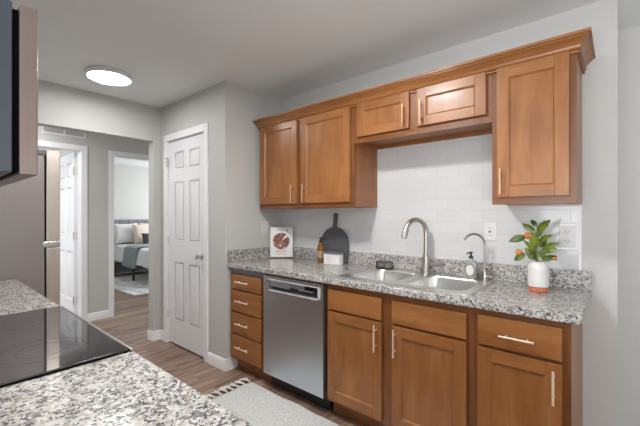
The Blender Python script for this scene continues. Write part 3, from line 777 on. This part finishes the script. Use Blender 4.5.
# ------------------------------------------------------------------ range side: worktops, range, microwave, fridge
YE = .428; YW = -.22
o = B().box(-1.098, .32, YW, YE, .874, .914, .005).done('countertop', M_GR, origin=(-.39, .1, .874)); 
tag(o, 'speckled granite worktop in the near foreground, right of the glass cooktop', 'worktop')
o = B().box(-2.905, -1.862, YW, YE, .874, .914, .005).done('countertop', M_GR, origin=(-2.39, .13, .874))
tag(o, 'speckled granite worktop between the glass cooktop and the refrigerator', 'worktop')
c = thing('base_cabinet', 'stained maple base cabinet under the near foreground worktop', 'cabinet', (-.39, .1, 0))
b = B(); carcass(b, -1.095, .30, YW+.005, YE-.06, .105, .873); b.done('cabinet_body', MW2, c)
b = B().box(-1.095, .30, YE-.06, YE-.04, .105, .873).done('face_frame', [M_FV, M_FH], c)
for a, e in ((-1.07, -.64), (-.62, -.18), (-.16, .28)):
    b = shaker(a, e, .128, .86, YD, YF)
    bmesh.ops.transform(b.bm, matrix=Matrix.Translation((0, YE-.02+YD, 0)) @ Matrix.Scale(-1, 4, (0, 1, 0)), verts=b.bm.verts)
    bmesh.ops.reverse_faces(b.bm, faces=b.bm.faces); b.done('door', MW2, c)
B().box(-1.095, .30, YE-.12, YE-.108, 0, .104).done('toe_kick', M_WH, c)
c = thing('base_cabinet', 'stained maple base cabinet under the worktop beside the refrigerator', 'cabinet', (-2.39, .1, 0))
b = B(); carcass(b, -2.90, -1.866, YW+.005, YE-.06, .105, .873); b.done('cabinet_body', MW2, c)
b = B().box(-2.90, -1.866, YE-.06, YE-.04, .105, .873).done('face_frame', [M_FV, M_FH], c)
for a, e in ((-2.88, -2.39), (-2.37, -1.885)):
    b = shaker(a, e, .128, .86, YD, YF)
    bmesh.ops.transform(b.bm, matrix=Matrix.Translation((0, YE-.02+YD, 0)) @ Matrix.Scale(-1, 4, (0, 1, 0)), verts=b.bm.verts)
    bmesh.ops.reverse_faces(b.bm, faces=b.bm.faces); b.done('door', MW2, c)
B().box(-2.90, -1.866, YE-.12, YE-.108, 0, .104).done('toe_kick', M_WH, c)

rg = thing('range', 'black glass electric range top set between the two left worktops', 'range', (-1.48, .1, 0))
B().box(-1.858, -1.102, YW+.01, YE-.03, .03, .905).done('range_body', M_STEEL, rg)
o = B().box(-1.857, -1.103, YW+.04, YE-.010, .9145, .9205, .0025).done('glass_cooktop', M_GLASS, rg)
for cx, cy, r_ in ((-1.66, .25, .075), (-1.29, .25, .105), (-1.66, -.03, .105), (-1.29, -.03, .075)):
    b = B()
    for q in (r_, r_*.6):
        b.lathe([(q, .0002), (q-.0018, .0003)], 40, (cx, cy, .9205)); 
    bmesh.ops.delete(b.bm, geom=[f for f in b.bm.faces if len(f.verts) > 4], context='FACES')
    b.done('burner_ring', M_BURN, o)
B().box(-1.860, -1.100, YE-.008, YE+.002, .895, .9195, .003).done('front_trim', M_NICKEL, rg)
B().box(-1.858, -1.102, YW+.01, YW+.04, .905, .94, .004).done('rear_vent', M_STEEL, rg)
B().box(-1.855, -1.105, YE-.03, YE+.02, .22, .80, .006).done('oven_door', M_STEEL, rg)
B().tube([(-1.80, YE+.055, .76), (-1.16, YE+.055, .76)], .012, 14).tube([(-1.78, YE+.055, .76), (-1.78, YE+.015, .76)], .009, 10).tube([(-1.18, YE+.055, .76), (-1.18, YE+.015, .76)], .009, 10).done('handle', M_STEEL, rg)
B().box(-1.855, -1.105, YE-.03, YE+.015, .805, .892, .004).done('control_panel', M_STEEL, rg)
for k in range(4):
    B().lathe([(.02, 0), (.018, .022), (0, .023)], 20, (-1.77+.19*k, YE+.015, .85), Matrix.Rotation(-PI/2, 4, 'X')).done('knob', M_BLACK, rg)
B().box(-1.855, -1.105, YE-.03, YE+.012, .03, .21, .005).done('bottom_drawer', M_STEEL, rg)

mw = thing('microwave', 'over-range microwave with thick steel door seen side-on at top left', 'microwave', (-1.48, -.03, 1.416))
B().box(-1.858, -1.102, YW+.001, .156, 1.420, 1.832, .004).done('microwave_body', M_MWBODY, mw)
B().box(-1.853, -1.107, .1555, .168, 1.425, 1.815, .001).done('door_seal', M_RUBBER, mw)
d = B().box(-1.858, -1.100, .168, .204, 1.416, 1.830, .0035).done('door', M_MW, mw)
B().box(-1.80, -1.30, .2035, .206, 1.46, 1.79, .001).done('door_window', M_GLASS, d)
B().box(-1.26, -1.13, .2035, .206, 1.46, 1.79, .001).done('control_panel', M_BLACK, d)
b = B()
for k in range(2): b.box(-1.78+.38*k, -1.50+.38*k, -.14, .08, 1.4165, 1.4205, .001)
b.done('grease_filter', M_NICKEL, mw)

fr = thing('refrigerator', 'tall stainless refrigerator with grey side panel beyond the left worktop', 'refrigerator', (-3.28, .2, 0))
B().box(-3.66, -2.93, YW+.02, .579, .03, 1.722, .006).done('cabinet_shell', M_FRSIDE, fr)
B().box(-3.655, -2.936, .5785, .586, .05, 1.715).done('door_gasket', M_RUBBER, fr)
B().box(-3.66, -2.928, .5858, .664, 1.140, 1.757, .006).done('freezer_door', M_FREDGE, fr)
B().box(-3.66, -2.928, .5858, .664, .06, 1.095, .006).done('fridge_door', M_FREDGE, fr)
B().box(-2.99, -2.924, .568, .664, 1.098, 1.137, .004).done('centre_hinge', M_CHROME, fr)
B().box(-3.02, -2.932, .45, .60, 1.7225, 1.755, .004).done('hinge_cover', mat('grey_hinge_cover', (.25, .25, .25), .4), fr)
for z0, z1 in ((1.20, 1.60), (.50, 1.02)):
    B().tube([(-3.60, .71, z0), (-3.60, .71, z1)], .011, 12).tube([(-3.60, .71, z0+.03), (-3.60, .662, z0+.03)], .008, 10).tube([(-3.60, .71, z1-.03), (-3.60, .662, z1-.03)], .008, 10).done('handle', M_STEEL, fr)
for x in (-3.6, -2.99): B().lathe([(.02, 0), (.02, .032)], 16, (x, .5, 0)).done('foot', M_BLACK, fr)

# ------------------------------------------------------------------ ceiling lights, hall vent
def ceiling_light(x, y, label, m):
    c = thing('ceiling_light', label, 'ceiling light', (x, y, H-.041), (0, 0, 0), 'round flush ceiling lights')
    B().lathe([(.150, H), (.160, H-.002), (.165, H-.012), (.164, H-.036), (.158, H-.040), (.150, H-.037), (.144, H-.028)], 48, (x, y, 0)).done('frame', M_LAMPB, c)
    B().lathe([(.149, H-.034), (.147, H-.038), (.10, H-.0405), (0, H-.041)], 48, (x, y, 0)).done('diffuser', m, c)
ceiling_light(-3.125, 1.035, 'round flush white ceiling light glowing near the hall opening', M_DIFF1)
ceiling_light(-1.20, .93, 'round flush ceiling light over the middle of the galley, above the picture', M_DIFF)
ceiling_light(-4.40, .60, 'round flush light added to brighten the hall, hidden above the wide opening', M_DIFF2)  # unseen lamp added because the hall was too dim
v = thing('air_vent', 'white slotted return air vent high on the hall wall', 'vent', (XF, 1.17, 2.26))
b = B()
for y0, y1, z0, z1 in ((.955, 1.385, 2.333, 2.349), (.955, 1.385, 2.255, 2.271), (.955, .972, 2.271, 2.333), (1.368, 1.385, 2.271, 2.333), (1.163, 1.177, 2.271, 2.333)): b.box(XF, XF+.010, y0, y1, z0, z1, .002)
b.done('frame', M_TRIM, v)
b = B()
for k in range(6): b.prism([(XF+.002, 2.274+.0102*k), (XF+.009, 2.271+.0102*k), (XF+.009, 2.2725+.0102*k), (XF+.002, 2.2765+.0102*k)], (.972, 1.368), 'y')
b.done('slats', M_TRIM, v)
B().box(XF, XF+.0015, .97, 1.37, 2.27, 2.335).done('duct_shade', mat('vent_dark', (.38, .38, .38), .8), v)

# ------------------------------------------------------------------ runner rug
rc = thing('runner_rug', 'pale grey woven runner rug with tassels before the dishwasher', 'rug', (-1.3, 1.42, 0))
M_RUG = mat('pale_woven_rug', (.60, .61, .59), .95); N, L, b_ = nodes(M_RUG)
mp = mapping(N, L, (1, 1, 1)); n = N.new('ShaderNodeTexNoise'); n.inputs['Scale'].default_value = 90; n.inputs['Detail'].default_value = 4; L.new(mp.outputs[0], n.inputs[0])
r = ramp(N, [(.35, (.50, .51, .50)), (.65, (.70, .70, .68))]); L.new(n.outputs[0], r.inputs[0]); L.new(r.outputs[0], b_.inputs['Base Color']); bump(N, L, b_, n.outputs[0], .8, .004)
t = bmesh.new(); nx, ny = 60, 14; G = []
for i in range(nx+1):
    row = []
    for j in range(ny+1):
        x = -2.19+1.5*i/nx; y = 1.13+.60*j/ny
        z = .0075+.0018*math.sin(x*23+y*9)+.001*math.sin(y*40)
        row.append(t.verts.new((x+.006*math.sin(y*30) if i == 0 else x, y+.004*math.sin(x*14), z)))
    G.append(row)
for i in range(nx):
    for j in range(ny): t.faces.new([G[i][j], G[i+1][j], G[i+1][j+1], G[i][j+1]])
rr = bmesh.ops.extrude_face_region(t, geom=list(t.faces))
for g in rr['geom']:
    if isinstance(g, bmesh.types.BMVert): g.co.z = .0005
bmesh.ops.recalc_face_normals(t, faces=t.faces)
b = B(); b.merge(t); b.done('woven_field', M_RUG, rc)
M_TAS = mat('cream_tassel', (.70, .68, .63), .95)
for k in range(12):
    y = 1.145+.57*k/11; b = B(); a = random.uniform(-.012, .012)
    b.tube([(-2.185, y, .012), (-2.205, y+a*.4, .014), (-2.222, y+a, .012)], [.006, .008, .006], 8)
    b.lathe([(0, -.009), (.009, -.005), (.011, 0), (.009, .006), (0, .009)], 10, (-2.222, y+a, .013))
    for q in range(7):
        w_ = (q-3)*.0045
        b.tube([(-2.222, y+a, .013), (-2.240, y+a+w_, .014), (-2.288+random.uniform(-.010, .010), y+a*2+w_*1.9, .005)], [.005, .005, .0035], 6)
    b.done('tassel', M_TAS, rc)

# ------------------------------------------------------------------ bedroom seen through the doorway
M_GREYF = paint('grey_tufted_fabric', (.20, .205, .21), .9, 200, .3)
M_WHITEF = paint('white_bedding', (.74, .76, .78), .9, 120, .3)
M_TEAL = paint('sage_throw', (.27, .325, .325), .95, 150, .6)
bd = thing('bed', 'bed with grey tufted headboard and black metal frame through the bedroom doorway', 'bed', (-7.4, 3.6, 0))
HX = -8.42
b = B(); b.box(HX-.06, HX, 2.80, 4.42, .03, 1.215, .02)
for i in range(9):
    for j in range(4):
        cy = 2.89+.18*i; cz = .575+.18*j
        b.lathe([(.122, 0), (.108, .010), (.07, .017), (.02, .020), (0, .020)], 4, (HX-.001, cy, cz), Matrix.Rotation(PI/2, 4, 'Y') @ Matrix.Rotation(PI/4, 4, 'Z'))
b.done('headboard', M_GREYF, bd)
for x in (-8.34, -7.33, -6.42):
    for y in (2.86, 4.36):
        B().box(x-.018, x+.018, y-.018, y+.018, .012 if x > -8 else 0, .34).done('leg', M_BLACK, bd)
B().box(-8.36, -6.40, 2.84, 2.88, .30, .35).box(-8.36, -6.40, 4.34, 4.38, .30, .35).box(-6.43, -6.39, 2.84, 4.38, .30, .35).done('frame', M_BLACK, bd)
B().box(-8.38, -6.40, 2.84, 4.38, .352, .60, .06, 4).done('mattress', M_WHITEF, bd)
# bedding with hanging side
def drape(x0, x1, y0, yin, top, drop, m, name, parent, amp=.012, fr=38, th=.012):
    t = bmesh.new(); nx = 40; cs = [(yin, top), (y0+.06, top), (y0+.015, top-.02), (y0, top-.06)]+[(y0-.004*k, top-.06-(top-.06-drop)*k/8) for k in range(1, 9)]
    G = []
    for i in range(nx+1):
        x = x0+(x1-x0)*i/nx; row = []
        for k, (y, z) in enumerate(cs):
            f = max(0, k-2)/9
            row.append(t.verts.new((x, y-amp*f*(1+math.sin(x*fr+k*.1)), z+(.006*math.sin(x*17+y*9) if k < 3 else 0)+(.012*math.sin(x*9) if k == len(cs)-1 else 0))))
        G.append(row)
    for i in range(nx):
        for k in range(len(cs)-1): t.faces.new([G[i][k], G[i+1][k], G[i+1][k+1], G[i][k+1]])
    b = B(); bmesh.ops.recalc_face_normals(t, faces=t.faces); b.merge(t); o = b.done(name, m, parent)
    s = o.modifiers.new('thickness', 'SOLIDIFY'); s.thickness = th; s.offset = 0; return o
o = drape(-8.36, -6.42, 2.815, 4.40, .665, .36, M_WHITEF, 'duvet', None, th=.03); tag(o, 'white duvet hanging over the side of the bed', 'bedding')
o = drape(-7.55, -6.95, 2.775, 4.40, .70, .30, M_TEAL, 'throw_blanket', None, .012, 60); tag(o, 'sage green throw blanket draped across the bed', 'blanket')
def pillow(x, y, w, h, m, name, label, lean=-20, z=.69, th=.15, rz=0):
    t = bmesh.new(); n = 14; top = []; bot = []
    for s, G in ((1, top), (-1, bot)):
        for i in range(n+1):
            row = []
            for j in range(n+1):
                u, v_ = 2*i/n-1, 2*j/n-1
                k = (1-u**4)*(1-v_**4); cor = 1-.06*(1-abs(u)**2)*abs(v_)**3-.06*(1-abs(v_)**2)*abs(u)**3
                row.append(t.verts.new((s*th/2*k**.6, u*w/2*(1-.08*(1-abs(v_)**3)*abs(u)**6), v_*h/2*(1-.08*(1-abs(u)**2)*abs(v_)**4)+h/2)))
            G.append(row)
        for i in range(n):
            for j in range(n): t.faces.new([G[i][j], G[i+1][j], G[i+1][j+1], G[i][j+1]])
    bmesh.ops.remove_doubles(t, verts=t.verts, dist=1e-4); bmesh.ops.recalc_face_normals(t, faces=t.faces)
    b = B(); b.merge(t); o = b.done(name, m, origin=(0, 0, 0)); o.location = (x, y, z); o.rotation_euler = (0, math.radians(lean), math.radians(rz))
    return tag(o, label, 'pillow', 'bed pillows')
M_PW = paint('ivory_pillow', (.70, .69, .67), .9, 150, .3); M_PB = paint('blush_pillow', (.66, .57, .49), .9, 150, .3)
pillow(-8.20, 3.07, .52, .46, M_PW, 'pillow', 'ivory pillow at the left end of the headboard', -14)
pillow(-8.20, 3.62, .52, .46, M_PW, 'pillow', 'ivory pillow hidden behind the blush pillow', -14)
pillow(-7.98, 3.38, .50, .45, M_PB, 'pillow', 'blush beige pillow leaning before the ivory ones', -18, rz=4)
o = pillow(-7.74, 3.42, .42, .25, mat('black_patterned_cushion', (.05, .05, .055), .9), 'pillow', 'small black patterned cushion in front of the blush pillow', -20, th=.11)
M_BRUG = mat('bedroom_rug', (.6, .6, .6), .95); N, L, b_ = nodes(M_BRUG)
mp = mapping(N, L, (1.2, 3, 1)); n = N.new('ShaderNodeTexNoise'); n.inputs['Scale'].default_value = 2.4; n.inputs['Detail'].default_value = 5; L.new(mp.outputs[0], n.inputs[0])
r = ramp(N, [(.36, (.50, .51, .53)), (.52, (.74, .73, .71))]); L.new(n.outputs[0], r.inputs[0]); L.new(r.outputs[0], b_.inputs['Base Color'])
o = B().box(-8.0, -5.99, 2.34, 4.8, .0005, .012, .004).done('bedroom_rug', M_BRUG); tag(o, 'pale mottled area rug on the bedroom floor under the bed', 'rug')
